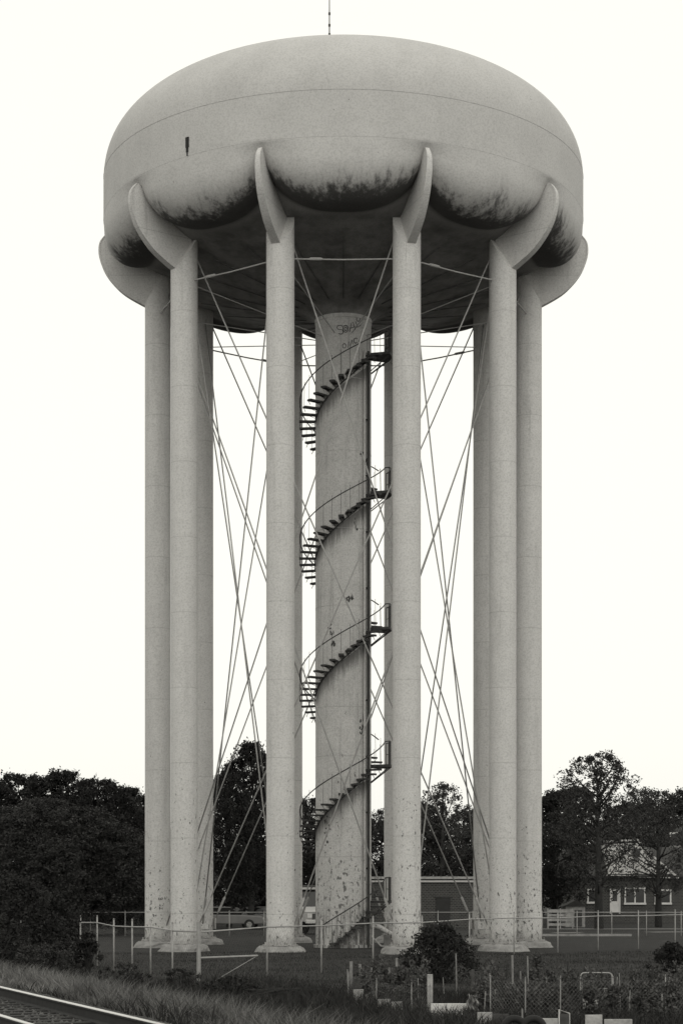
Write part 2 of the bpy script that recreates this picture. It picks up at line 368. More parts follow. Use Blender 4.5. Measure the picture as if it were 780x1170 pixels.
# columns
def make_column():
    seg = 48; rc = .55; zs = [.12, 7, 14, 21, 27.3]; vs = []
    for z in zs: vs += [(rc*cos(2*pi*k/seg), rc*sin(2*pi*k/seg), z) for k in range(seg)]
    vs += [(rc*cos(2*pi*k/seg), rc*sin(2*pi*k/seg), 27.62+(rc-rc*cos(2*pi*k/seg))*1.5) for k in range(seg)]
    n = len(zs)+1; fs = [(i*seg+k, i*seg+(k+1) % seg, (i+1)*seg+(k+1) % seg, (i+1)*seg+k) for i in range(n-1) for k in range(seg)]
    fs.append(tuple(range((n-1)*seg, n*seg)))
    c = MB(); c.add(vs, fs); col = c.build('column', M['column'], T, smooth='auto')
    out = catmull([(10.28, 30.72), (10.5, 30.4), (10.54, 29.95), (10.44, 29.5), (10.24, 29.05), (9.9, 28.6), (9.4, 28.14), (8.6, 27.68), (8.2, 27.52)], 4)
    inn = catmull([(9.95, 30.8), (9.8, 30.75), (9.5, 30.6), (9.2, 30.4), (8.8, 30.15), (8.4, 29.8), (8.0, 29.5), (7.8, 29.25), (7.7, 29.05)], 4)
    vs = []; N = len(out)
    for i in range(N):
        u = i/(N-1); hw = .045+.12*u**.8; o, q = out[i], inn[i]; hf = hw+.025
        vs += [(o[0]-8, -hf, o[1]), (o[0]-8, hf, o[1]), (o[0]-8.07, hf, o[1]+.03), (o[0]-8.07, hw, o[1]+.03), (q[0]-8, hw, q[1]), (q[0]-8, -hw, q[1]), (o[0]-8.07, -hw, o[1]+.03), (o[0]-8.07, -hf, o[1]+.03)]
    fs = [(i*8+k, i*8+(k+1) % 8, (i+1)*8+(k+1) % 8, (i+1)*8+k) for i in range(N-1) for k in range(8)]
    fs += [tuple(range(8))[::-1], tuple(range((N-1)*8, N*8))]
    d = MB(); d.add(vs, fs); d.build('bracket', M['column'], col, smooth='auto')
    fr_ = random.Random(5)
    f = MB(); f.lathe([(1.04, -.25), (1.02, .0), (.98, .10), (.92, .2), (.8, .27), (.6, .3)], 24, cap=True)
    f.v = [(x*(1+fr_.uniform(-.05, .05)+.05*abs(cos(4*math.atan2(y, x)))), y*(1+fr_.uniform(-.05, .05)), z+fr_.uniform(-.025, .025)) for x, y, z in f.v]
    f.build('footing', M['concrete'], col, rot=radians(22.5))
    bp = MB(); bp.lathe([(.70, .295), (.70, .335), (.56, .345)], 32)
    for k in range(8): bp.tube([(.63*cos(k*pi/4), .63*sin(k*pi/4), .33), (.63*cos(k*pi/4), .63*sin(k*pi/4), .43)], .03, 6)
    bp.build('base_plate', M['column'], col)
    for s in (-1, 1): MB().box((-.5, s*.33, .95), (.34, .03, .5), s*.5).build('gusset', M['column'], col)
    return col
c0 = make_column()
for i, a in enumerate(ANG):
    o = c0 if i == 0 else dup(c0, T)
    o.location = pol(R, a, 0); o.rotation_euler = (0, 0, a-pi/2)
    if i: o.name = 'column'
# column ring welds
# tie rods: every column top to the foot of the columns three places round
def rod(i, j):
    A = pol(R, ANG[i], 28.15); B = pol(R, ANG[j], .95); h = (B-A); h.z = 0; h.normalize(); side = Vector((-h.y, h.x, 0))*.06
    A = A+h*.52+side; B = B-h*.56+side; d = (B-A).normalized()
    r = MB().tube([A, B], .030, 6).build('tie_rod', M['rod'], T, smooth=True)
    t = MB(); q = B-d*.95; t.tube([q-d*.38, q-d*.3, q+d*.3, q+d*.38], [.035, .055, .055, .035], 8)
    t.build('turnbuckle', M['rod'], r)
for i in range(NC):
    for s in (3, -3): rod(i, (i+s) % NC)
for i in range(NC):
    A = pol(R, ANG[i], 27.2); B = pol(R, ANG[(i+1) % NC], 27.2); h = (B-A).normalized(); A = A+h*.54; B = B-h*.54
    s = MB().tube([A, A.lerp(B, .5)-Vector((0, 0, .03)), B], .03, 6).build('strut', M['rod'], T)
    t = MB(); q = A.lerp(B, .22); t.tube([q-h*.28, q-h*.2, q+h*.2, q+h*.28], [.03, .06, .06, .03], 8)
    t.build('turnbuckle', M['rod'], s)
    C0 = pol(R-.54, ANG[i], 27.15); C1 = pol(1.2, ANG[i], 26.2); MB().tube([C0, C1], .022, 5).build('spoke_rod', M['rod'], T)
# central shaft
rs = MB(); rs.lathe([(1.28, 0), (1.28, .12), (1.2, .14), (1.2, 26.85), (1.23, 26.88), (1.23, 27.0), (1.2, 27.3)], 72)
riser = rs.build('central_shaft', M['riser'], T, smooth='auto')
for z in (1.7, 3.9, 8.2, 10.3, 14.6, 17.9, 21.2, 24.3, 26.5): ring(1.2, z, .010, M['seam'], riser, seg=64)
for th, rr, rad, m in ((44, 1.30, .045, M['riser']), (54, 1.33, .06, M['steel']), (58.5, 1.32, .03, M['riser'])):
    pp = MB().tube([pol(rr, radians(th), .05), pol(rr, radians(th), 25.5)], rad, 10)
    for z in np.arange(1, 25, 2.4): pp.tube([pol(1.19, radians(th), z), pol(rr+rad, radians(th), z)], .035, 6)
    pp.build('conduit', m, riser, smooth='auto')
# pale pipe elbow and meter box at the foot of the shaft
e = MB().tube([pol(1.15, radians(80), .95), pol(1.55, radians(80), .9), pol(2.15, radians(78), .55), pol(2.2, radians(78), -.05)], [.11, .11, .11, .11], 12)
e.build('drain_pipe', M['column'], riser, smooth='auto')
e = MB().tube([pol(1.3, radians(62), .55), pol(1.9, radians(58), .08), pol(2.6, radians(62), .06)], .035, 8); e.build('ground_pipe', M['rod'], riser)
e = MB().box(pol(2.1, radians(95), .28), (.7, .5, .55)); e.build('meter_box', M['concrete'], riser, bevel=.02)
# scrawled paint marks near the top of the shaft
gb = MB()
def scrawl(px0, py0, pts, w=.017):
    path = []
    for x, y in pts:
        X = (px0+x-392)/26.9; th = math.asin(max(-.98, min(.98, X/1.2))); d = 82.5-1.2*cos(th)
        path.append(pol(1.205, th, CAMZ-(py0+y-HY)*d/F))
    gb.tube(path, w, 4)
def arc(cx, cy, rx, ry, a0, a1, n=14): return [(cx+rx*cos(radians(a0+(a1-a0)*i/n)), cy+ry*sin(radians(a0+(a1-a0)*i/n))) for i in range(n+1)]
scrawl(385, 372, arc(3, 2, 3.2, 2.5, -20, -260)+arc(4, 7, 2.8, 2.6, -90, 140)); scrawl(385, 372, arc(9.5, 3.5, 3, 4, 0, 360)); scrawl(385, 372, arc(9.5, 3.5, 1.4, 2.2, 0, 360))
scrawl(385, 372, [(14, 7), (16, -3), (18, -4), (20.5, 5)]); scrawl(385, 372, [(14.8, 3), (20, 1)]); scrawl(385, 372, [(21, -5), (23, 2), (27, -1)]); scrawl(385, 372, arc(24, -8, 2, 3, 0, 360))
scrawl(391, 392, arc(2, 3, 2, 2.6, 0, 360)); scrawl(391, 392, [(6, 5), (7, -2), (9, 3), (11, -4), (12, 1)]); scrawl(391, 392, arc(15, -3, 2, 3, 30, 330))
gb.build('graffiti', M['rust'], riser)
# scabs of rust and dark blotches
for cx, cy, sx, sy, n in ((413, 517, 4, 4, 9), (418, 524, 2, 6, 5), (400, 684, 7, 2.5, 12), (378, 720, 3, 7, 10), (412, 833, 4, 9, 14), (416, 822, 3, 5, 8), (372, 945, 3, 20, 14), (381, 735, 3, 4, 5), (404, 600, 5, 8, 4)):
    for i in range(n):
        x, y = random.gauss(cx, sx*.5), random.gauss(cy, sy*.5); X = (x-392)/26.9; th = math.asin(max(-.95, min(.95, X/1.2)))
        c = pol(1.2, th, CAMZ-(y-HY)*81.3/F); h = random.uniform(.03, .12); w = random.uniform(.02, .06)
        nrm = pol(1, th, 0); tg = Vector((cos(th), sin(th), 0)); k = 7
        rb = MB(); rb.add([c+nrm*.006+tg*(w*cos(2*pi*q/k)*random.uniform(.5, 1.2))+Vector((0, 0, h*sin(2*pi*q/k)*random.uniform(.5, 1.2))) for q in range(k)], [tuple(range(k))]); rb.build('rust_patch', M['rust'], riser)

# spiral staircase
ST = bpy.data.objects.new('staircase', None); COL.objects.link(ST); ST.parent = T
LZ = [2.0, 7.85, 13.75, 19.6, 25.55]; TA, TB = radians(74), radians(114); DT = (2*pi-(TB-TA))/27
treads = []     # (theta, z)
for i in range(8): treads.append((TA-DT*(i+.5), LZ[0]-(i+1)*.222))
for k in range(4):
    for i in range(26): treads.append((TB+DT*(i+.5), LZ[k]+(LZ[k+1]-LZ[k])*(i+1)/27))
def tread_mb(b, M4=None):
    q = MB(); q.box((1.55, 0, 0), (.70, .23, .03)); q.box((1.55, -.11, -.035), (.70, .015, .05)); q.box((1.55, .11, -.035), (.70, .015, .05)); q.box((1.88, 0, -.04), (.02, .22, .06))
    q.tube([(1.86, -.1, -.02), (1.86, .05, -.23)], .012, 4); q.tube([(1.24, -.1, -.02), (1.24, .05, -.23)], .012, 4); q.tube([(1.55, -.1, -.03), (1.25, 0, -.16)], .010, 4)
    if M4: th, z = M4; q.v = [(x*cos(th)-y*sin(th), x*sin(th)+y*cos(th), h+z) for x, y, h in q.v]
    return b.add(q.v, q.f)
hid = sorted(range(len(treads)), key=lambda n_: cos(treads[n_][0]))[:len(treads)-95]      # the few that only show from behind
t0 = None; hb_ = MB()
for n_, (th, z) in enumerate(treads):
    if n_ in hid: tread_mb(hb_, (th-pi/2, z)); continue
    if t0 is None: t0 = tread_mb(MB()).build('tread', M['steel'], ST, loc=(0, 0, z), rot=th-pi/2)
    else: dup(t0, ST, (0, 0, z), th-pi/2)
tag(hb_.build('tread', M['steel'], ST), kind='stuff')
for k, z in enumerate(LZ):
    lb = MB(); n = 12; vs = []
    for q in range(n+1):
        th = TA+(TB-TA)*q/n
        ro = 2.08
        for r, dz in ((1.2, .02), (ro, .02), (ro, -.09), (1.2, -.09)): vs.append(pol(r, th, z+dz))
    lb.add(vs, [(q*4+j, (q+1)*4+j, (q+1)*4+(j+1) % 4, q*4+(j+1) % 4) for q in range(n) for j in range(4)]+[(0, 1, 2, 3), (n*4+3, n*4+2, n*4+1, n*4)])
    for th in (TA+.05, (TA+TB)/2, TB-.05):
        lb.tube([pol(1.2, th, z-.75), pol(2.02, th, z-.1)], .022, 5)
    lb.build('landing', M['steel'], ST)
def helix(k):
    "sample angles and heights of the walking line that leads up to landing k, then over it"
    if k == 0: th0, z0 = TA-DT*8.5, LZ[0]-9*.222
    else: th0, z0 = TB-2*pi, LZ[k-1]
    out = []
    n = 60 if k else 24
    for i in range(n+1): u = i/n; out.append((th0+(TA-th0)*u, z0+(LZ[k]-z0)*u))
    return out
for k in range(5):
    h = helix(k); rb = MB(); rr = 1.87
    rail = [pol(rr, th, z+1.0) for th, z in h]+[pol(2.04, TA+(TB-TA)*u, LZ[k]+1.02) for u in (.1, .3, .5, .7, .9, 1)]
    if k: rail = rail[2:]
    rb.tube(rail, .026, 6); md = [pol(2.04, TA+(TB-TA)*u, LZ[k]+.52) for u in (.0, .25, .5, .75, 1)]; rb.tube(md, .016, 5)
    for u in (0, .2, .4, .6, .8, 1): th = TA+(TB-TA)*u; rb.tube([pol(2.04, th, LZ[k]), pol(2.04, th, LZ[k]+1.02)], .018, 5)
    for th, z in treads:
        t2 = th
        if k and h[0][0]-1e-3 <= th-2*pi <= h[-1][0] and LZ[k-1] < z < LZ[k]: t2 = th
        elif not (k == 0 and z < 2): continue
        rb.tube([pol(rr+.03, t2, z-.06), pol(rr, t2, z+1.05)], .011, 4)
    rb.build('railing', M['steel'], ST)
    sb = MB(); vs = []
    for th, z in h:
        for r, dz in ((1.22, -.03), (1.25, -.03), (1.25, -.10), (1.22, -.10)): vs.append(pol(r, th, z+dz))
    n = len(h); sb.add(vs, [(q*4+j, (q+1)*4+j, (q+1)*4+(j+1) % 4, q*4+(j+1) % 4) for q in range(n-1) for j in range(4)])
    sb.build('stringer', M['steel'], ST)

# ------------------------------------------------------------------ foliage
def leaves_mb(centres, radii, per, size, squash=1.0, fuzz=.14):
    C = np.repeat(np.array(centres), per, 0); Rr = np.repeat(np.array(radii), per)[:, None]; N = len(C)
    d = rng.normal(size=(N, 3)); d /= np.linalg.norm(d, axis=1)[:, None]
    p = C + d*Rr*(rng.uniform(.1, 1, (N, 1))**.5)*np.where(rng.uniform(0, 1, (N, 1)) < fuzz, rng.uniform(1, 2.0, (N, 1)), 1.0)*np.array([1, 1, squash])
    u = rng.normal(size=(N, 3)); u /= np.linalg.norm(u, axis=1)[:, None]
    v = rng.normal(size=(N, 3)); v -= u*(u*v).sum(1)[:, None]; v /= np.linalg.norm(v, axis=1)[:, None]
    s = size*rng.uniform(.5, 1.3, (N, 1)); a = p-u*s; b = p+v*s*.5; c = p+u*s; e = p-v*s*.5
    V = np.stack([a, b, c, e], 1).reshape(-1, 3)
    m = MB(); m.v = [tuple(q) for q in V.tolist()]; m.f = [(4*i, 4*i+1, 4*i+2, 4*i+3) for i in range(N)]
    return m
def tree_proto(name, label, h, w, shape, nclump, per, size, leaf, trunk_h=.22, seed=1, sparse_top=True):
    global rng; rng = np.random.default_rng(seed); random.seed(seed)
    root = thing(name, label, 'tree'); z0 = h*trunk_h
    cs, rs_ = [], []
    for i in range(nclump):
        u = rng.uniform(0, 1)**.85; z = z0+(h-z0)*u
        if shape == 'round': wr = math.sqrt(max(.02, 1-(2*u-1)**2))**.8
        elif shape == 'cone': wr = (1-u)**.75+.06 if u > .2 else .6+u*1.2
        else: wr = math.sqrt(max(.03, 1-max(0, (u-.35)/.65)**2))*(.55+min(u/.35, 1)*.45)
        a = rng.uniform(0, 2*pi); rr = w/2*wr*rng.uniform(.15, 1)**.5*rng.uniform(.82, 1.12)
        cs.append((rr*cos(a), rr*sin(a), z)); rs_.append(w*rng.uniform(.04, .13)*(1.0 if u < .75 else .6))
    cr = leaves_mb(cs, rs_, per, size, .8)
    cr.build('crown', leaf, root)
    tk = MB(); lean = rng.uniform(-.3, .3, 2); tk.tube([(0, 0, -.3), (lean[0]*.3, lean[1]*.3, z0), (lean[0], lean[1], h*.6), (lean[0]*1.3, lean[1], h*.92)], [w*.035+.08, w*.026+.06, w*.014+.03, .02], 8)
    for i in range(0, nclump, max(1, nclump//34)):
        c = cs[i]; zz = max(z0*.8, c[2]-1.2-rng.uniform(0, 1.0)); st = Vector((lean[0]*zz/h, lean[1]*zz/h, zz)); en = Vector(c)
        m_ = st.lerp(en, .5)+Vector((0, 0, -.15)); tk.tube([st, m_, en], [.07, .045, .015], 5)
    tk.build('trunk', M['bark'], root, smooth=True)
    return root
PT = [tree_proto('tree', 'x', 10, 7.5, 'round', 420, 85, .10, M['leaf'], .12, 11),
      tree_proto('tree', 'x', 10, 6.5, 'oval', 400, 80, .095, M['leaf'], .15, 12),
      tree_proto('tree', 'x', 10, 6.5, 'oval', 300, 48, .08, M['leaf2'], .2, 33),
      tree_proto('tree', 'x', 10, 6, 'oval', 170, 55, .085, M['leaf2'], .26, 14),
      tree_proto('tree', 'x', 10, 7.5, 'round', 400, 85, .10, M['leaf2'], .08, 15)]
used = [False]*5
def tree(px, top, depth, width, kind, label, group):
    "width in metres"
    z = CAMZ+(HY-top)*depth/F; base = G(px, depth); s = z/10; pw = (7.5, 6.5, 6.5, 6, 7.5)[kind]; sx = width/pw
    if used[kind]: o = dup(PT[kind])
    else: o = PT[kind]; used[kind] = True
    o.location = base; o.rotation_euler = (0, 0, random.uniform(0, 6.28)); o.scale = (sx, sx, s); tag(o, label, 'tree', group)
GL, GC, GR = 'trees left of the tower', 'trees seen between the tower columns', 'trees around the brick house'
random.seed(5)
for a in [
    (-25, 893, 126, 8, 0, 'rounded dark tree cut off by the left edge of the photo, back row'),
    (22, 887, 128, 8, 0, 'rounded dark tree at far left, second in the back row'),
    (72, 884, 130, 7.5, 1, 'dark tree topping the left wood, tallest of the back row'),
    (112, 893, 128, 7, 0, 'dark tree in the back row sloping down towards the tower'),
    (146, 903, 132, 6, 1, 'dark tree just left of the outermost left column, back row'),
    (5, 925, 108, 7, 4, 'front row tree at the very left above the big bush'),
    (50, 915, 106, 6.5, 4, 'dense front row tree above the right side of the left bush'),
    (95, 925, 104, 6.5, 4, 'low spreading front row tree behind the left end of the fence'),
    (138, 948, 106, 5, 4, 'lowest tree of the left wood, beside the outermost column')]: tree(*a, GL)
for a in [
    (286, 852, 122, 5.2, 1, 'tall tree with a ragged top seen between the second and third columns'),
    (262, 880, 128, 4.6, 1, 'slimmer tree leaning against the tall one behind the left columns'),
    (315, 895, 130, 5.5, 0, 'dark tree mostly hidden behind the front left column'),
    (352, 915, 134, 6, 0, 'dark tree filling the gap left of the spiral staircase'),
    (392, 940, 138, 6, 0, 'low dark tree hidden behind the central shaft'),
    (436, 926, 136, 4.5, 3, 'small tree in the narrow gap right of the central shaft'),
    (474, 918, 140, 6, 0, 'dark tree behind the front right column'),
    (505, 896, 134, 6, 3, 'thin topped tree above the flat brick building'),
    (532, 925, 142, 6, 2, 'dense tree behind the right end of the brick building'),
    (572, 915, 142, 7, 1, 'dark tree hidden behind the two right hand columns')]: tree(*a, GC)
for a in [
    (684, 862, 122, 7.2, 2, 'biggest tree at right with fine airy foliage, left of the house'),
    (634, 908, 138, 6.0, 1, 'dark tree touching the outermost right column'),
    (655, 902, 160, 8, 0, 'dark tree filling in behind the biggest airy one'),
    (733, 903, 158, 6.5, 2, 'pointed tree rising behind the house gable'),
    (752, 904, 128, 5.6, 3, 'thin airy tree near the right edge'),
    (790, 904, 172, 9, 0, 'dark tree cut off by the right edge of the photo'),
    (722, 920, 166, 9, 0, 'dense low tree directly behind the house roof')]: tree(*a, GR)
# far wood closing the view
rng = np.random.default_rng(3)
cs = []; rr = []
for i in range(900):
    x = rng.uniform(-75, 75); y = rng.uniform(92, 104); top = 7.5+1.6*sin(x*.23)+1.2*sin(x*.61+1)+rng.uniform(-.8, .8); cs.append((x, y, rng.uniform(.5, top))); rr.append(rng.uniform(.9, 1.5))
wd = leaves_mb(cs, rr, 42, .34, .8).build('far_wood', M['leaf']); tag(wd, 'dark far wood closing the horizon behind the houses', 'wood', kind='stuff')

def bush(name, px, depth, w, h, n, per, size, m, label, cat, group=None, seed=1, z=None, squash=.8):
    global rng; rng = np.random.default_rng(seed)
    b = G(px, depth); b.z = gz(b.x, b.y) if z is None else z
    cs, rr = [], []
    for i in range(n):
        a = rng.uniform(0, 2*pi); u = rng.uniform(0, 1)**.7; r = w/2*math.sqrt(max(.05, 1-u**2.2))*rng.uniform(.1, 1)**.5
        cs.append((r*cos(a), r*sin(a), h*.92*u+.05)); rr.append(min(w, h)*rng.uniform(.06, .17))
    root = thing(name, label, cat, b, 0, group)
    leaves_mb(cs, rr, per, size, squash).build('foliage', m, root)
    sb = MB()
    for i in range(0, n, max(1, n//14)):
        c = cs[i]; sb.tube([(c[0]*.15, c[1]*.15, -.1), (c[0]*.6, c[1]*.6, c[2]*.6), c], [.03, .02, .008], 5)
    sb.build('stem', M['bark'], root)
    return root
B = 'bushes beside the railway'
bush('bush', 22, 60, 3.2, 2.9, 150, 60, .06, M['leaf'], 'largest dark bush at the left edge, tallest of the railway bushes', 'bush', B, 21)
bush('bush', 62, 62, 2.2, 2.35, 110, 60, .055, M['leaf'], 'rounded dark bush right of the largest one, by the fence end', 'bush', B, 22)
bush('bush', 100, 55, .85, 1.25, 50, 50, .045, M['leaf'], 'small dark bush low against the left fence', 'bush', B, 23)
bush('bush', -12, 50, 2.4, 1.7, 90, 60, .05, M['leaf'], 'dark bush at the very left edge just behind the rails', 'bush', B, 24)
bush('bush', 45, 49, 1.8, 1.05, 70, 55, .04, M['leaf2'], 'low weedy bush in front of the dark ones', 'bush', B, 25)
bush('bush', 500, 51, 2.05, 1.55, 130, 60, .045, M['leaf'], 'dense round dark bush in front of the right columns', 'bush', None, 26)
bush('bush', 768, 52, 1.35, 1.0, 110, 60, .04, M['leaf'], 'rounded dark bush at the right edge above the garden', 'bush', None, 27)

# ------------------------------------------------------------------ buildings
def window(parent, x, z, w, h, y, double=False):
    "frame whose front face stands proud of the wall plane y (facing -y)"
    f = MB(); t = .11
    f.box((x-w/2, y-.03, z), (t, .1, h+t)); f.box((x+w/2, y-.03, z), (t, .1, h+t)); f.box((x, y-.03, z+h/2), (w-t, .1, t)); f.box((x, y-.045, z-h/2-.02), (w+.2, .14, t+.04))
    if double: f.box((x, y-.03, z), (t*.9, .09, h-t))
    o = f.build('window', M['white'], parent); g = MB(); g.box((x, y+.0, z), (w, .03, h)); g.build('pane', M['glass'], o)
# flat brick building behind the right columns
D = 124; xl, xr = G(424, D).x, G(600, D).x; yb = G(0, D).y
bd = thing('brick_building', 'low flat-roofed dark brick building with a pale cornice behind the right columns', 'building', ((xl+xr)/2, yb, 0)); w = xr-xl
MB().box((0, 4, 1.5), (w, 8, 3.3)).build('wall', M['brick'], bd)
c = MB().box((0, 3.9, 3.28), (w+.3, 8.4, .16)); c.build('roof', M['board'], bd); MB().box((0, 3.95, 3.06), (w+.15, 8.2, .13)).build('cornice', M['white'], bd)
dx = G(506, D).x-(xl+xr)/2; dd = MB().box((dx, -.03, 1.0), (.9, .06, 2.0)).build('door', M['door'], bd); MB().box((dx, -.04, 2.06), (1.1, .1, .1)).build('door_frame', M['boardd'], dd)
# brick house on the right
D = 146; k = D/F; hx = G(718, D).x; hyy = G(0, D).y
hs = thing('house', 'dark brick house with a pale gable and white-framed windows at right', 'house', (hx, hyy, 0))
X = lambda px: (px-718)*k
Zp = lambda py: CAMZ-(py-HY)*k
MB().box(((X(655)+X(800))/2, 4, Zp(1000)/2), (X(800)-X(655), 8, Zp(1000))).build('wall', M['brick'], hs)
rf = MB(); x0, x1 = X(648), X(806); ze, zr = Zp(1001), Zp(967)
rf.add([(x0, -.5, ze), (x1, -.5, ze), (x1, 4, zr), (x0, 4, zr), (x0, 8.5, ze), (x1, 8.5, ze), (x0, -.5, ze-.12), (x1, -.5, ze-.12), (x0, 8.5, ze-.12), (x1, 8.5, ze-.12)],
       [(0, 1, 2, 3), (3, 2, 5, 4), (6, 7, 1, 0), (9, 8, 4, 5), (0, 3, 4, 8, 6), (1, 7, 9, 5, 2), (6, 8, 9, 7)])
roof = rf.build('roof', M['roof'], hs)
MB().box((X(690), 4, zr+.3), (.6, .6, 1.3)).build('chimney', M['brick'], roof)
gb = MB(); gb.prism([(X(694), Zp(999)), (X(768), Zp(999)), (X(743), Zp(980)), (X(726), Zp(963)), (X(694), Zp(965))], -.35, 3.6); gable = gb.build('gable', M['siding'], hs)
tb = MB()
for (a, b_) in (((691, 962), (727, 960)), ((727, 960), (746, 980)), ((746, 980), (772, 1002)), ((692, 1001), (774, 1003))):
    tb.tube([(X(a[0]), -.42, Zp(a[1])), (X(b_[0]), -.42, Zp(b_[1]))], .10, 4)
tb.build('eave_trim', M['white'], gable)
rb = MB(); rb.add([(X(692), -.5, Zp(963)), (X(727), -.5, Zp(961)), (X(727), 3.9, Zp(961)), (X(692), 3.9, Zp(963)), (X(746), -.5, Zp(981)), (X(746), 3.9, Zp(981)), (X(773), -.5, Zp(1003)), (X(773), 3.9, Zp(1003))],
       [(0, 1, 2, 3), (1, 4, 5, 2), (4, 6, 7, 5)]); rb.build('gable_roof', M['roof'], hs)
window(hs, X(726), Zp(975), X(731)-X(721), .8, -.37)
window(hs, X(677), Zp(1024), .75, 1.0, -.02); window(hs, X(725), Zp(1024), 1.5, 1.15, -.02, True); window(hs, X(757), Zp(1025), 1.15, 1.0, -.02)
dr = MB().box((X(702), -.04, Zp(1030)), (.62, .06, 1.75)).build('door', M['white'], hs)
MB().box((X(702), -.075, Zp(1024)), (.36, .02, .8)).build('pane', M['glass'], dr)
pf = MB(); pf.box((X(697), -.05, Zp(1030)), (.1, .1, 1.9)); pf.box((X(707.5), -.05, Zp(1030)), (.1, .1, 1.9)); pf.build('door_frame', M['white'], dr)
# taller dark house at the right edge
D = 156; k2 = D/F; q = G(775, D)
h2 = thing('house', 'taller dark house behind the right edge trees, one small window showing', 'house', (q.x, q.y, 0))
MB().box((1.6, 4, 3.1), (6.4, 8, 6.2)).build('wall', M['boardd'], h2); rf = MB(); rf.prism([(-2.0, 6.2), (5.2, 6.2), (1.6, 8.0)], -.4, 8.4); rf.build('roof', M['roof'], h2)
zc = CAMZ-(960-HY)*k2
window(h2, -.3, zc, .75, 1.1, -.02)
# white house at left between the trees and the columns
D = 138; q = G(186, D)
h3 = thing('house', 'white sided house glimpsed between the two leftmost columns', 'house', (q.x, q.y, 0))
k3 = D/F; zt = CAMZ-(948-HY)*k3; zb = CAMZ-(974-HY)*k3
MB().box((1.0, 3, zb/2), (5.4, 6, zb)).build('wall', M['boardd'], h3); MB().box((1.0, 3, (zt+zb)/2), (5.5, 6.1, zt-zb)).build('upper_wall', M['siding'], h3)
rf = MB(); rf.prism([(-2.0, zt), (4.0, zt), (4.0, zt+.12), (-2.0, zt+.12)], -.3, 6.4); rf.build('roof', M['board'], h3)
window(h3, 1.5, (zt+zb)/2, .9, 1.1, -.07)
# white shed and board fence by the outermost right column
D = 128; q = G(657, D); kk = D/F
sh = thing('shed', 'small white shed under the trees right of the tower', 'shed', (q.x, q.y, 0)); MB().box((0, 1, .7), (1.3, 2, 1.4)).build('wall', M['board'], sh)
r_ = MB(); r_.prism([(-.8, 1.4), (.8, 1.4), (.0, 1.8)], -.15, 2.15); r_.build('roof', M['roof'], sh); MB().box((.2, -.02, .6), (.5, .04, 1.1)).build('door', M['boardd'], sh)
q = G(640, 124); bf = thing('board_fence', 'short white horizontal board fence left of the shed', 'fence', (q.x, q.y, 0))
fb = MB()
for z in (.25, .55, .85, 1.15): fb.box((0, 0, z), (1.7, .03, .16))
fb.build('board', M['board'], bf)
for x in (-.8, 0, .8): MB().box((x, .06, .65), (.09, .09, 1.3)).build('post', M['board'], bf)

# ------------------------------------------------------------------ vehicles
def wheel(parent, x, y, r, w=.22):
    o = MB(); n = 24
    for s in (-1, 1): o.v += [(x+r*cos(2*pi*i/n), y+s*w/2, r+r*sin(2*pi*i/n)) for i in range(n)]
    o.f = [tuple(range(n)), tuple(range(n, 2*n))[::-1]]+[(i, i+n, (i+1) % n+n, (i+1) % n) for i in range(n)]
    wl = o.build('wheel', M['rubber'], parent, bevel=.02)
    h = MB(); h.v = [(x+r*.55*cos(2*pi*i/n), y+s*(w/2+.01), r+r*.55*sin(2*pi*i/n)) for s in (-1, 1) for i in range(n)]
    h.f = [tuple(range(n)), tuple(range(n, 2*n))[::-1]]+[(i, i+n, (i+1) % n+n, (i+1) % n) for i in range(n)]; h.build('rim', M['chrome'], wl)
def car(label, loc, rz, paint, group):
    c = thing('parked_car', label, 'car', loc, rz, group)
    b = MB().prism([(-2.3, .35), (2.3, .32), (2.35, .6), (2.2, .85), (.95, .92), (-1.5, .95), (-2.3, .9), (-2.35, .6)], -.85, .85); b.build('body', paint, c, bevel=.08)
    g = MB(); g.add([(-1.45, -.78, .93), (1.0, -.78, .9), (1.0, .78, .9), (-1.45, .78, .93), (-1.0, -.62, 1.36), (.25, -.62, 1.36), (.25, .62, 1.36), (-1.0, .62, 1.36)], [(0, 1, 5, 4), (1, 2, 6, 5), (2, 3, 7, 6), (3, 0, 4, 7), (4, 5, 6, 7)]); g.build('windows', M['glass'], c)
    MB().box((-.37, 0, 1.39), (1.3, 1.26, .06)).build('roof', paint, c, bevel=.02)
    for x in (-1.4, 1.4):
        for y in (-.78, .78): wheel(c, x, y, .32)
    for x in (-2.35, 2.36): MB().box((x, 0, .48), (.1, 1.7, .12)).build('bumper', M['chrome'], c, bevel=.02)
    for y in (-.6, .6): MB().box((2.33, y, .68), (.06, .3, .14)).build('headlight', M['white'], c)
GG = 'cars parked beyond the back fence'
car('pale parked car beyond the back fence, left one of the two between the columns', G(258, 121), radians(8), M['cardull'], GG)
car('pale parked car half hidden by the front left column, right one of the two', G(312, 123), radians(-5), M['cardull'], GG)
# boxy truck behind the shaft
tl = G(350, 108); tk = thing('truck', 'pale high truck with a dark windscreen, half hidden left of the central shaft', 'truck', tl, radians(-62))
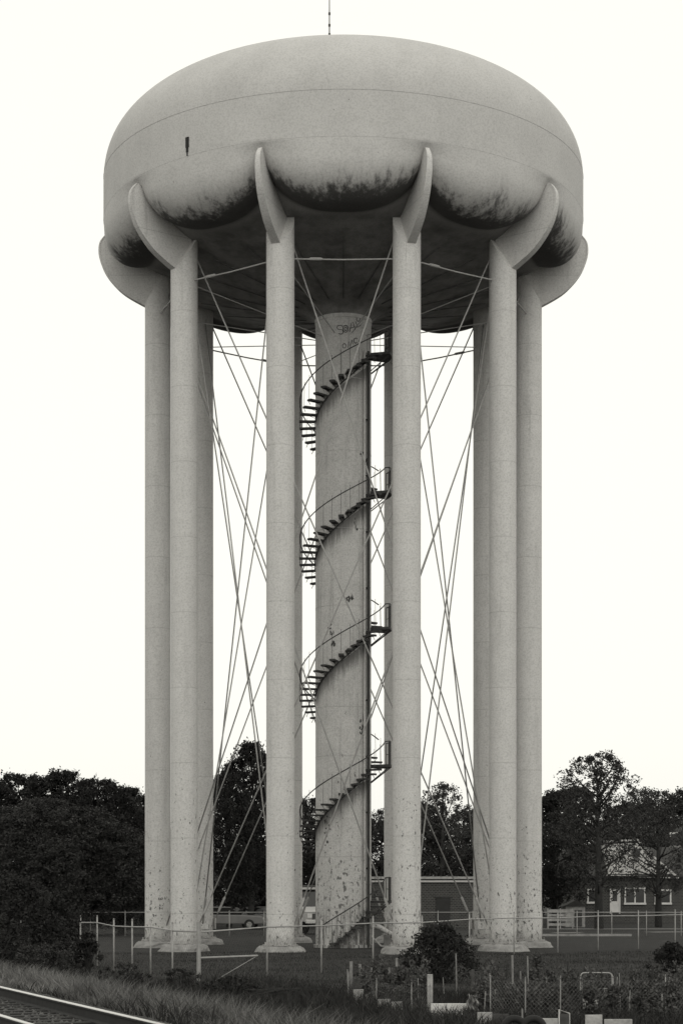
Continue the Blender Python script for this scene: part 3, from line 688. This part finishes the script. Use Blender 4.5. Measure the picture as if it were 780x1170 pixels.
# local +x is the nose
MB().box((-1.5, 0, 1.75), (2.0, 2.1, 2.0)).build('cargo_box', M['boardd'], tk, bevel=.03)
cb = MB(); cb.prism([(-.45, .7), (1.75, .7), (1.8, 1.3), (.95, 1.55), (-.45, 1.55)], -.95, .95); cab = cb.build('cab', M['carlight'], tk, bevel=.05)
MB().add([(-.45, -.9, 1.55), (.9, -.9, 1.55), (.9, .9, 1.55), (-.45, .9, 1.55), (-.4, -.8, 2.5), (.35, -.8, 2.5), (.35, .8, 2.5), (-.4, .8, 2.5)], [(0, 1, 5, 4), (1, 2, 6, 5), (2, 3, 7, 6), (3, 0, 4, 7), (4, 5, 6, 7)]).build('windows', M['glass'], tk)
pl = MB()
for y in (-1, 1):
    pl.tube([(.93, y*.9, 1.52), (.38, y*.8, 2.52)], .07, 6); pl.tube([(-.42, y*.9, 1.52), (-.38, y*.8, 2.52)], .05, 6); pl.tube([(.3, y*.9, 1.52), (.1, y*.82, 2.5)], .03, 6)
pl.build('window_pillar', M['white'], tk); MB().box((0, 0, 2.56), (1.0, 1.8, .12)).build('roof', M['carlight'], tk, bevel=.03)
MB().box((1.86, 0, .72), (.14, 2.0, .2)).build('bumper', M['chrome'], tk, bevel=.02); MB().box((1.79, 0, 1.02), (.06, 1.1, .3)).build('grille', M['boardd'], tk)
for y in (-.72, .72): MB().box((1.8, y, 1.05), (.06, .28, .22)).build('headlight', M['white'], tk)
for x in (-1.9, .9):
    for y in (-.85, .85): wheel(tk, x, y, .42)
MB().box((-.4, 0, .62), (4.2, 1.0, .16)).build('chassis', M['steel'], tk)

# ------------------------------------------------------------------ chain link fences
def fence(label, pts, top, post_top, origin, name='chain_link_fence', wires=True, pr=.025, meshw=.0014, sp=.16, rail=True):
    o = origin; f = thing(name, label, 'fence', o); pts = [(x-o[0], y-o[1], z) for x, y, z in pts]
    for (x, y, z) in pts:
        p = MB().tube([(x, y, z-.3), (x, y, z+post_top)], pr, 8); p.tube([(x, y, z+post_top), (x, y, z+post_top+.04)], [pr*1.3, pr*.6], 8); p.build('post', M['galv'] if rail else M['stake'], f, smooth=True)
    if rail: MB().tube([(x, y, z+top) for x, y, z in pts], .022, 6).build('top_rail', M['galv'], f, smooth=True)
    if wires:
        m = MB()
        for (a, b) in zip(pts[:-1], pts[1:]):
            A, B = Vector(a), Vector(b); Ln = (Vector((B.x, B.y))-Vector((A.x, A.y))).length; n = int(Ln/sp)
            for i in range(-int(top/sp), n+1):
                for s in (1, -1):
                    u0, u1 = i*sp, i*sp+top; z0, z1 = (0, top) if s > 0 else (top, 0)
                    def cl(u, z):
                        return A.lerp(B, u/Ln)+Vector((0, 0, z))
                    if u0 < 0: z0 += (z1-z0)*(-u0)/top; u0 = 0
                    if u1 > Ln: z1 = z0+(z1-z0)*((Ln-u0)/(u1-u0)); u1 = Ln
                    if u1-u0 < .02: continue
                    m.tube([cl(u0, z0), cl(u1, z1)], meshw, 3, cap=False)
        m.build('wire_mesh', M['wire'], f)
    return f
fp = [(92, 65.5), (111, 62), (130, 59), (151, 56.5), (172, 54.5), (197, 52), (227, 50.2), (305, 54), (367, 57), (426, 60.5), (482, 64.5), (536, 68.5), (587, 72.5), (637, 76), (683, 78.5), (729, 80.5), (771, 82.5), (812, 84.5)]
pts = []
for px, d in fp:
    g = G(px, d); pts.append((g.x, g.y, gz(g.x, g.y)))
ff = fence('rusty chain link fence of thin posts running along the front of the tower lot', pts, 1.4, 1.6, (pts[6][0], pts[6][1], 0))
o = Vector(ff.location)
cp = Vector(pts[6])-o; nx_ = Vector(pts[7])-o
MB().tube([cp+Vector((0, 0, -.2)), cp+Vector((0, 0, 1.66))], .055, 10).build('corner_post', M['galv'], ff)
MB().tube([cp+Vector((0, 0, .72)), cp.lerp(nx_, .85)+Vector((0, 0, .62))], .028, 6).build('brace_rail', M['galv'], ff)
MB().tube([cp.lerp(nx_, .85)+Vector((0, 0, .62)), cp.lerp(nx_, .2)+Vector((0, 0, .05))], .010, 5).build('brace_wire', M['galv'], ff)
pts = [(x, 20.5, 0) for x in np.arange(-19.2, 24, 1.87*1.0)]
fence('low chain link fence crossing the lawn behind the tower', pts, 1.28, 1.33, (0, 20.5, 0), meshw=.0012, sp=.2, pr=.025)
kb = MB().box(((9.2+15.5)/2, 20.3, .05), (15.5-9.2, .2, .14)); tag(kb.build('kerb', M['concrete']), 'pale kerb strip at the foot of the back fence, right of the tower', kind='structure')

# ------------------------------------------------------------------ garden in the lower right
def gp(px, bottom): d = F*2.45/(bottom-HY); return G(px, d), d
stk = [ # px, top, bottom, radius m, material, label
 (401, 1099, 1136, .055, 'stake', 'short pale stake at the left corner of the garden'),
 (398, 1108, 1142, .02, 'stake', 'thin pale rod just left of the corner stake'),
 (411, 1102, 1138, .05, 'stake', 'short pale stake second from the garden corner'),
 (423, 1106, 1140, .02, 'stake', 'thin pale rod third from the garden corner'),
 (444, 1106, 1134, .045, 'stake', 'pale flat stake among the tomato plants, left of the ringed one'),
 (453, 1095, 1134, .045, 'stake', 'pale stake with round holes left of the round bush'),
 (522, 1090, 1142, .022, 'stake', 'tall thin pale rod right of the round bush'),
 (540, 1108, 1145, .05, 'boardd', 'weathered square post behind the boards'),
 (552, 1133, 1165, .018, 'stake', 'short pale rod above the weathered boards'),
 (577, 1105, 1140, .02, 'staked', 'dark thin stake left of the twin pale ones'),
 (586, 1092, 1148, .035, 'stake', 'pale topped tall stake below the outer columns'),
 (595, 1110, 1143, .026, 'stake', 'pale stake, shorter of the twin stakes'),
 (604, 1093, 1150, .022, 'stake', 'pale thin stake, taller of the twin stakes'),
 (614, 1098, 1122, .05, 'staked', 'dark stake with a drooping plant tied to it'),
 (631, 1100, 1126, .02, 'staked', 'dark thin stake beside the drooping plant'),
 (648, 1099, 1126, .03, 'staked', 'dark stake left of the white bed frame'),
 (679, 1108, 1150, .022, 'staked', 'dark stake standing inside the white bed frame'),
 (729, 1112, 1142, .03, 'staked', 'dark knobbly stake between the bed frame and tall dark post'),
 (746, 1104, 1158, .035, 'staked', 'tallest dark post near the right edge of the garden'),
 (757, 1136, 1164, .025, 'stake', 'short pale stake right of the tallest dark post'),
 (718, 1132, 1160, .02, 'stake', 'thin pale rod left of the dark trough'),
 (596.5, 1153, 1180, .022, 'stake', 'pale leaning rod between the two tyres')]
for px, t, b_, r, m, lb in stk:
    g, d = gp(px, b_); h = (b_-t)*d/F; r *= .66
    o = MB(); ln = random.uniform(-.03, .03)
    if r > .028: o.box((0, 0, h/2-.1), (r*2, r*1.2, h+.2), random.uniform(-.3, .3), .92)
    else: o.tube([(0, 0, -.2), (ln, 0, h*.6), (ln*1.5, 0, h)], r, 6)
    s = o.build('garden_stake', M[m], loc=g); tag(s, lb, 'stake', 'stakes in the garden')
def panel(name, px0, px1, top, bottom, m, label, cat, tilt=0, thick=.04):
    g, d = gp((px0+px1)/2, bottom); w = (px1-px0)*d/F; h = (bottom-top)*d/F
    o = MB().box((0, 0, h/2-.03), (w, thick, h+.06), tilt).build(name, M[m], loc=g, bevel=.006); return tag(o, label, cat, 'boards edging the garden' if name == 'garden_board' else None)
panel('garden_board', 403, 416, 1131, 1149, 'board', 'short pale board at the garden corner', 'board', .5)
panel('garden_board', 417, 428, 1137, 1151, 'board', 'dull narrow board second along the garden edge', 'board', .5)
panel('garden_board', 431, 446, 1142, 1154, 'board', 'low pale board third along the garden edge', 'board', .4)
panel('garden_board', 447, 460, 1145, 1157, 'board', 'low pale board half sunk in weeds, fourth along the edge', 'board', .3)
panel('garden_board', 492, 536, 1147, 1163, 'white', 'widest white panel with a small hole, under the round bush', 'board', .02)
panel('garden_board', 545, 562, 1157, 1176, 'board', 'weathered pale board left of the dark one', 'board', .02)
panel('garden_board', 562, 581, 1159, 1178, 'boardd', 'dark weathered board left of the tyres', 'board', -.05)
panel('garden_board', 617, 637, 1164, 1184, 'board', 'brightest pale panel right of the tyres', 'board', 0)
panel('garden_board', 668, 688, 1160, 1182, 'board', 'grey board below the white bed frame', 'board', .2)
panel('garden_board', 690, 722, 1165, 1185, 'board', 'long grey board at the bottom edge right of the others', 'board', .05)
_c = random.Random(31)
for i, (px, b_, h) in enumerate([(469, 1150, .5), (478, 1152, .62), (508, 1146, .55), (561, 1150, .7), (568, 1156, .45), (623, 1150, .6), (640, 1158, .75), (656, 1152, .5), (667, 1160, .7), (702, 1150, .62), (709, 1158, .8), (737, 1150, .5), (766, 1156, .7), (773, 1148, .55), (434, 1146, .6)]):
    g, d = gp(px, b_); a, b2_ = _c.uniform(-.06, .06), _c.uniform(-.06, .06)
    o = MB().tube([(0, 0, -.15), (a, b2_, h)], .009, 5).build('garden_cane', M['stake'], loc=g)
    tag(o, 'thin pale bamboo cane standing among the garden plants', 'cane', 'thin canes among the garden plants')
g, d = gp(491, 1158); tp = MB().box((0, 0, .3), (.11, .09, .95)).build('garden_post', M['board'], loc=g, bevel=.01); tag(tp, 'thick pale square post at the left end of the widest white panel', 'post')
# rags on the fence next to the white panel
rg = thing('rag', 'crumpled pale sheet hung beside the white panel', 'cloth', gp(540, 1164)[0])
cl = MB(); nx2, nz2 = 14, 14
for j in range(nz2):
    for i in range(nx2): u, v = i/(nx2-1), j/(nz2-1); cl.v.append(((u-.5)*.24*(1-.25*v)+.02*sin(v*9+u*3), .06*sin(u*17+v*5)+.04*sin(v*13+u*4), .12+.34*v-.05*u*v+.015*sin(u*21)))
cl.f = [(j*nx2+i, j*nx2+i+1, (j+1)*nx2+i+1, (j+1)*nx2+i) for j in range(nz2-1) for i in range(nx2-1)]; co = cl.build('sheet', M['stake'], rg, smooth=True); sm = co.modifiers.new('s', 'SOLIDIFY'); sm.thickness = .006
# tyres
def tyre(px, label):
    g, d = gp(px, 1192); t = MB(); n, m_ = 28, 10; Rr, rr = .17, .06
    for i in range(n):
        for j in range(m_): a, b = 2*pi*i/n, 2*pi*j/m_; t.v.append(((Rr+rr*cos(b))*cos(a), rr*sin(b), .22+(Rr+rr*cos(b))*sin(a)))
    t.f = [(i*m_+j, i*m_+(j+1) % m_, ((i+1) % n)*m_+(j+1) % m_, ((i+1) % n)*m_+j) for i in range(n) for j in range(m_)]
    tag(t.build('tyre', M['rubber'], loc=g, rot=radians(6), smooth=True), label, 'tyre', 'old tyres at the garden edge')
tyre(587, 'old dark tyre standing left of the pale leaning rod'); tyre(609, 'old dark tyre standing right of the pale leaning rod')
# white tube bed frame and screen frame
g, d = gp(681, 1152); k = d/F; w = 36*k; h = 40*k; fr = thing('bed_frame', 'white tubular bed head used as a plant trellis', 'bed frame', g)
path = [(-w/2, 0, -.1), (-w/2, 0, h-.1)]+[(-w/2+.08-.08*cos(a), 0, h-.08+.08*sin(a)) for a in np.linspace(.2, pi/2, 5)]+[(w/2-.08+.08*sin(a), 0, h-.08+.08*cos(a)) for a in np.linspace(0, pi/2-.2, 5)]+[(w/2, 0, h-.1), (w/2, 0, -.1)]
MB().tube(path, .014, 8).build('tube_frame', M['board'], fr, smooth=True); bars = MB()
for i in (1, 2, 3): bars.tube([(-w/2+w*i/4, 0, 0.05), (-w/2+w*i/4, 0, h*.55)], .006, 6)
bars.tube([(-w/2, 0, h*.55), (w/2, 0, h*.55)], .008, 6); bars.build('cross_bar', M['galv'], fr)
g, d = gp(645, 1182); k = d/F; sf = thing('screen_frame', 'empty thin metal window frame leaning among the boards', 'frame', g, radians(15)); w = 14*k; h = 28*k
MB().tube([(-w/2, 0, 0), (-w/2, 0, h), (w/2, .05, h-.07), (w/2, .05, -.05)], .012, 6).build('rim', M['white'], sf); MB().box((0, .03, h/2-.05), (w*.9, .006, h*.85)).build('screen', M['boardd'], sf)
g, d = gp(732, 1158); tro = MB(); tro.box((0, 0, .16), (.5, .3, .3), 0, 1.15); tag(tro.build('trough', M['boardd'], loc=g, bevel=.02), 'dark wooden trough beside the tallest dark post', 'trough')
g, d = gp(662, 1160); bk = MB(); bk.lathe([(.12, 0), (.15, .28), (.16, .28), (.155, .26), (.13, .02)], 20); tag(bk.build('bucket', M['siding'], loc=g+Vector((.25, .3, .0)), smooth='auto'), 'pale bucket behind the bed frame foot', 'bucket')
# wire netting of the garden
gl = []
for px, b_ in ((398, 1143), (430, 1153), (470, 1160), (491, 1163)): q, d = gp(px, b_); gl.append((q.x, q.y, 0))
fence('low wire netting at the left corner of the garden', gl, .55, .6, (gl[0][0], gl[0][1], 0), 'netting_fence', True, .010, .0016, .09, False)
gl = []
for px, b_ in ((560, 1165), (600, 1168), (640, 1168), (700, 1166), (760, 1164), (800, 1162)): q, d = gp(px, b_); gl.append((q.x, q.y, 0))
fence('taller diamond wire netting along the right part of the garden', gl, .75, .8, (gl[0][0], gl[0][1], 0), 'netting_fence', True, .012, .0026, .085, False)
# vegetable plants, three kinds copied
pk = []
for i in range(3):
    rng = np.random.default_rng(40+i); root = thing('garden_plant', 'x', 'plant'); h = (.62, .5, .4)[i]; cs, rr = [], []
    for q in range(26): u = rng.uniform(0.05, 1); a = rng.uniform(0, 6.28); r = .2*(1.1-u*.7)*rng.uniform(.2, 1); cs.append((r*cos(a), r*sin(a), h*u)); rr.append(.075)
    leaves_mb(cs, rr, 20, .034, .9).build('foliage', M['leaf3'], root); s = MB()
    for q in range(0, 26, 4): s.tube([(0, 0, -.05), Vector(cs[q])*.5, cs[q]], [.012, .008, .004], 5)
    s.build('stem', M['grassd'], root); pk.append(root)
rnd = random.Random(8); cnt = 0; firsts = [True]*3
spots = [(406, 1133), (415, 1136), (426, 1140), (434, 1135), (442, 1143), (452, 1138), (458, 1150), (466, 1143), (474, 1152), (482, 1145), (548, 1150), (556, 1143), (566, 1152), (574, 1146), (583, 1155), (591, 1147), (600, 1156), (609, 1148), (618, 1157), (614, 1122), (627, 1149), (636, 1156), (645, 1147), (655, 1155), (668, 1150), (676, 1158), (686, 1147), (695, 1156), (705, 1149), (713, 1157), (724, 1147), (736, 1152), (744, 1146), (752, 1156), (762, 1150), (770, 1158), (778, 1149), (625, 1166), (651, 1167), (672, 1168), (700, 1169), (728, 1167), (745, 1169), (765, 1168)]
_r = random.Random(17)
spots += [(_r.randint(402, 486), _r.randint(1134, 1152)) for _ in range(14)]+[(_r.randint(545, 790), _r.randint(1138, 1160)) for _ in range(44)]
for px, b_ in sorted(spots):
    g, d = gp(px, b_); i = rnd.randrange(3)
    near = 'corner row of the garden' if px < 490 else 'middle of the garden' if px < 640 else 'right part of the garden'
    if firsts[i]: o = pk[i]; firsts[i] = False
    else: o = dup(pk[i])
    s = rnd.uniform(.8, 1.35); o.location = g; o.rotation_euler = (0, 0, rnd.uniform(0, 6)); o.scale = (s, s, s*rnd.uniform(.8, 1.25))
    grp = 'leafy vegetable plants in the '+near; tag(o, 'leafy dark vegetable plant, one of many in the '+near, 'plant', grp)

# ------------------------------------------------------------------ grass and weeds (uncountable)
def blades(name, N, fx, hmin, hmax, wid, m, label, seed, lean=.5):
    r = np.random.default_rng(seed); V = []; Fc = []; k = 0; got = 0
    while got < N:
        c = fx(r)
        if c is None: continue
        x, y, hs_ = c; got += 1; z = gz(x, y)-.02; h = r.uniform(hmin, hmax)*hs_; a = r.uniform(0, 6.28); w = wid*r.uniform(.6, 1.4)
        lx, ly = r.normal(0, lean*h, 2); dx, dy = cos(a)*w, sin(a)*w
        V += [(x-dx, y-dy, z), (x+dx, y+dy, z), (x+lx*.4+dx*.7, y+ly*.4+dy*.7, z+h*.6), (x+lx*.4-dx*.7, y+ly*.4-dy*.7, z+h*.6), (x+lx, y+ly, z+h)]
        Fc += [(k, k+1, k+2, k+3), (k+3, k+2, k+4)]; k += 5
    b = MB(); b.v = V; b.f = Fc; return tag(b.build(name, m), label, 'grass', kind='stuff')
def vis(px, d): g = G(px, d); return g.x, g.y
def f_tall(r):
    s = r.uniform(-14, 22); o = 2.15+abs(r.normal(0, 1.3)); x, y, _ = along(s, o, 0)
    if sin(x*1.3+y*.5)+sin(y*1.1-x*.7)+r.normal(0, .5) < -.6: return None
    return x, y, 1.15 if o > 2.6 else .6
blades('tall_grass', 26000, f_tall, .18, .55, .007, M['grass'], 'pale dry grass growing along the railway bank', 1)
def f_weed(r):
    s = r.uniform(-16, 24); o = r.uniform(2.0, 11); x, y, _ = along(s, o, 0); return x, y, .8+.5*sin(x*.8+1)*sin(y*.6)
blades('weeds', 42000, f_weed, .1, .42, .011, M['grassd'], 'dark weeds between the railway and the tower fence', 2)
def f_lawn(r):
    d = r.uniform(36, 76); px = r.uniform(60, 800); x, y = vis(px, d); return x, y, 1
blades('grass', 52000, f_lawn, .03, .11, .009, M['grassd'], 'short grass on the lawn in front of the tower', 3)
def f_gard(r):
    d = r.uniform(33, 44); px = r.uniform(370, 800); x, y = vis(px, d); return x, y, .7+.6*(sin(x*2.1+y)*.5+.5)
blades('garden_weeds', 16000, f_gard, .08, .32, .008, M['grassd'], 'weeds and low growth all over the garden', 4)
# brush pile on the lawn
g, d = gp(327, 1139); bp = MB(); r = random.Random(3)
for i in range(60):
    a = r.uniform(-.3, .3); x = r.uniform(-.6, .6); L_ = r.uniform(.3, .8); bp.tube([(x-L_/2*cos(a), r.uniform(-.2, .2), r.uniform(.0, .18)), (x+L_/2*cos(a), r.uniform(-.2, .2), r.uniform(.02, .22))], .014, 4)
tag(bp.build('brush_pile', M['bark'], loc=g), 'flat heap of dead twigs on the grass left of the garden', 'brush pile')
# weedy clumps standing in the bank
for i, (px, b_, w, h, lb) in enumerate(((140, 1130, 1.6, .6, 'low dark weed clump behind the rails below the left fence'), (205, 1132, 1.3, .5, 'leafy weed clump below the fence corner'), (265, 1136, 1.4, .4, 'flat weed clump right of the fence corner'), (75, 1118, 1.2, .7, 'weed clump at the foot of the dark bushes'))):
    g, d = gp(px, b_); bush('weed_clump', px, d, w, h, 45, 40, .035, M['leaf2'], lb, 'weeds', 'weed clumps on the bank', 60+i)
# footing rubble at the tower is grown over by the lawn blades
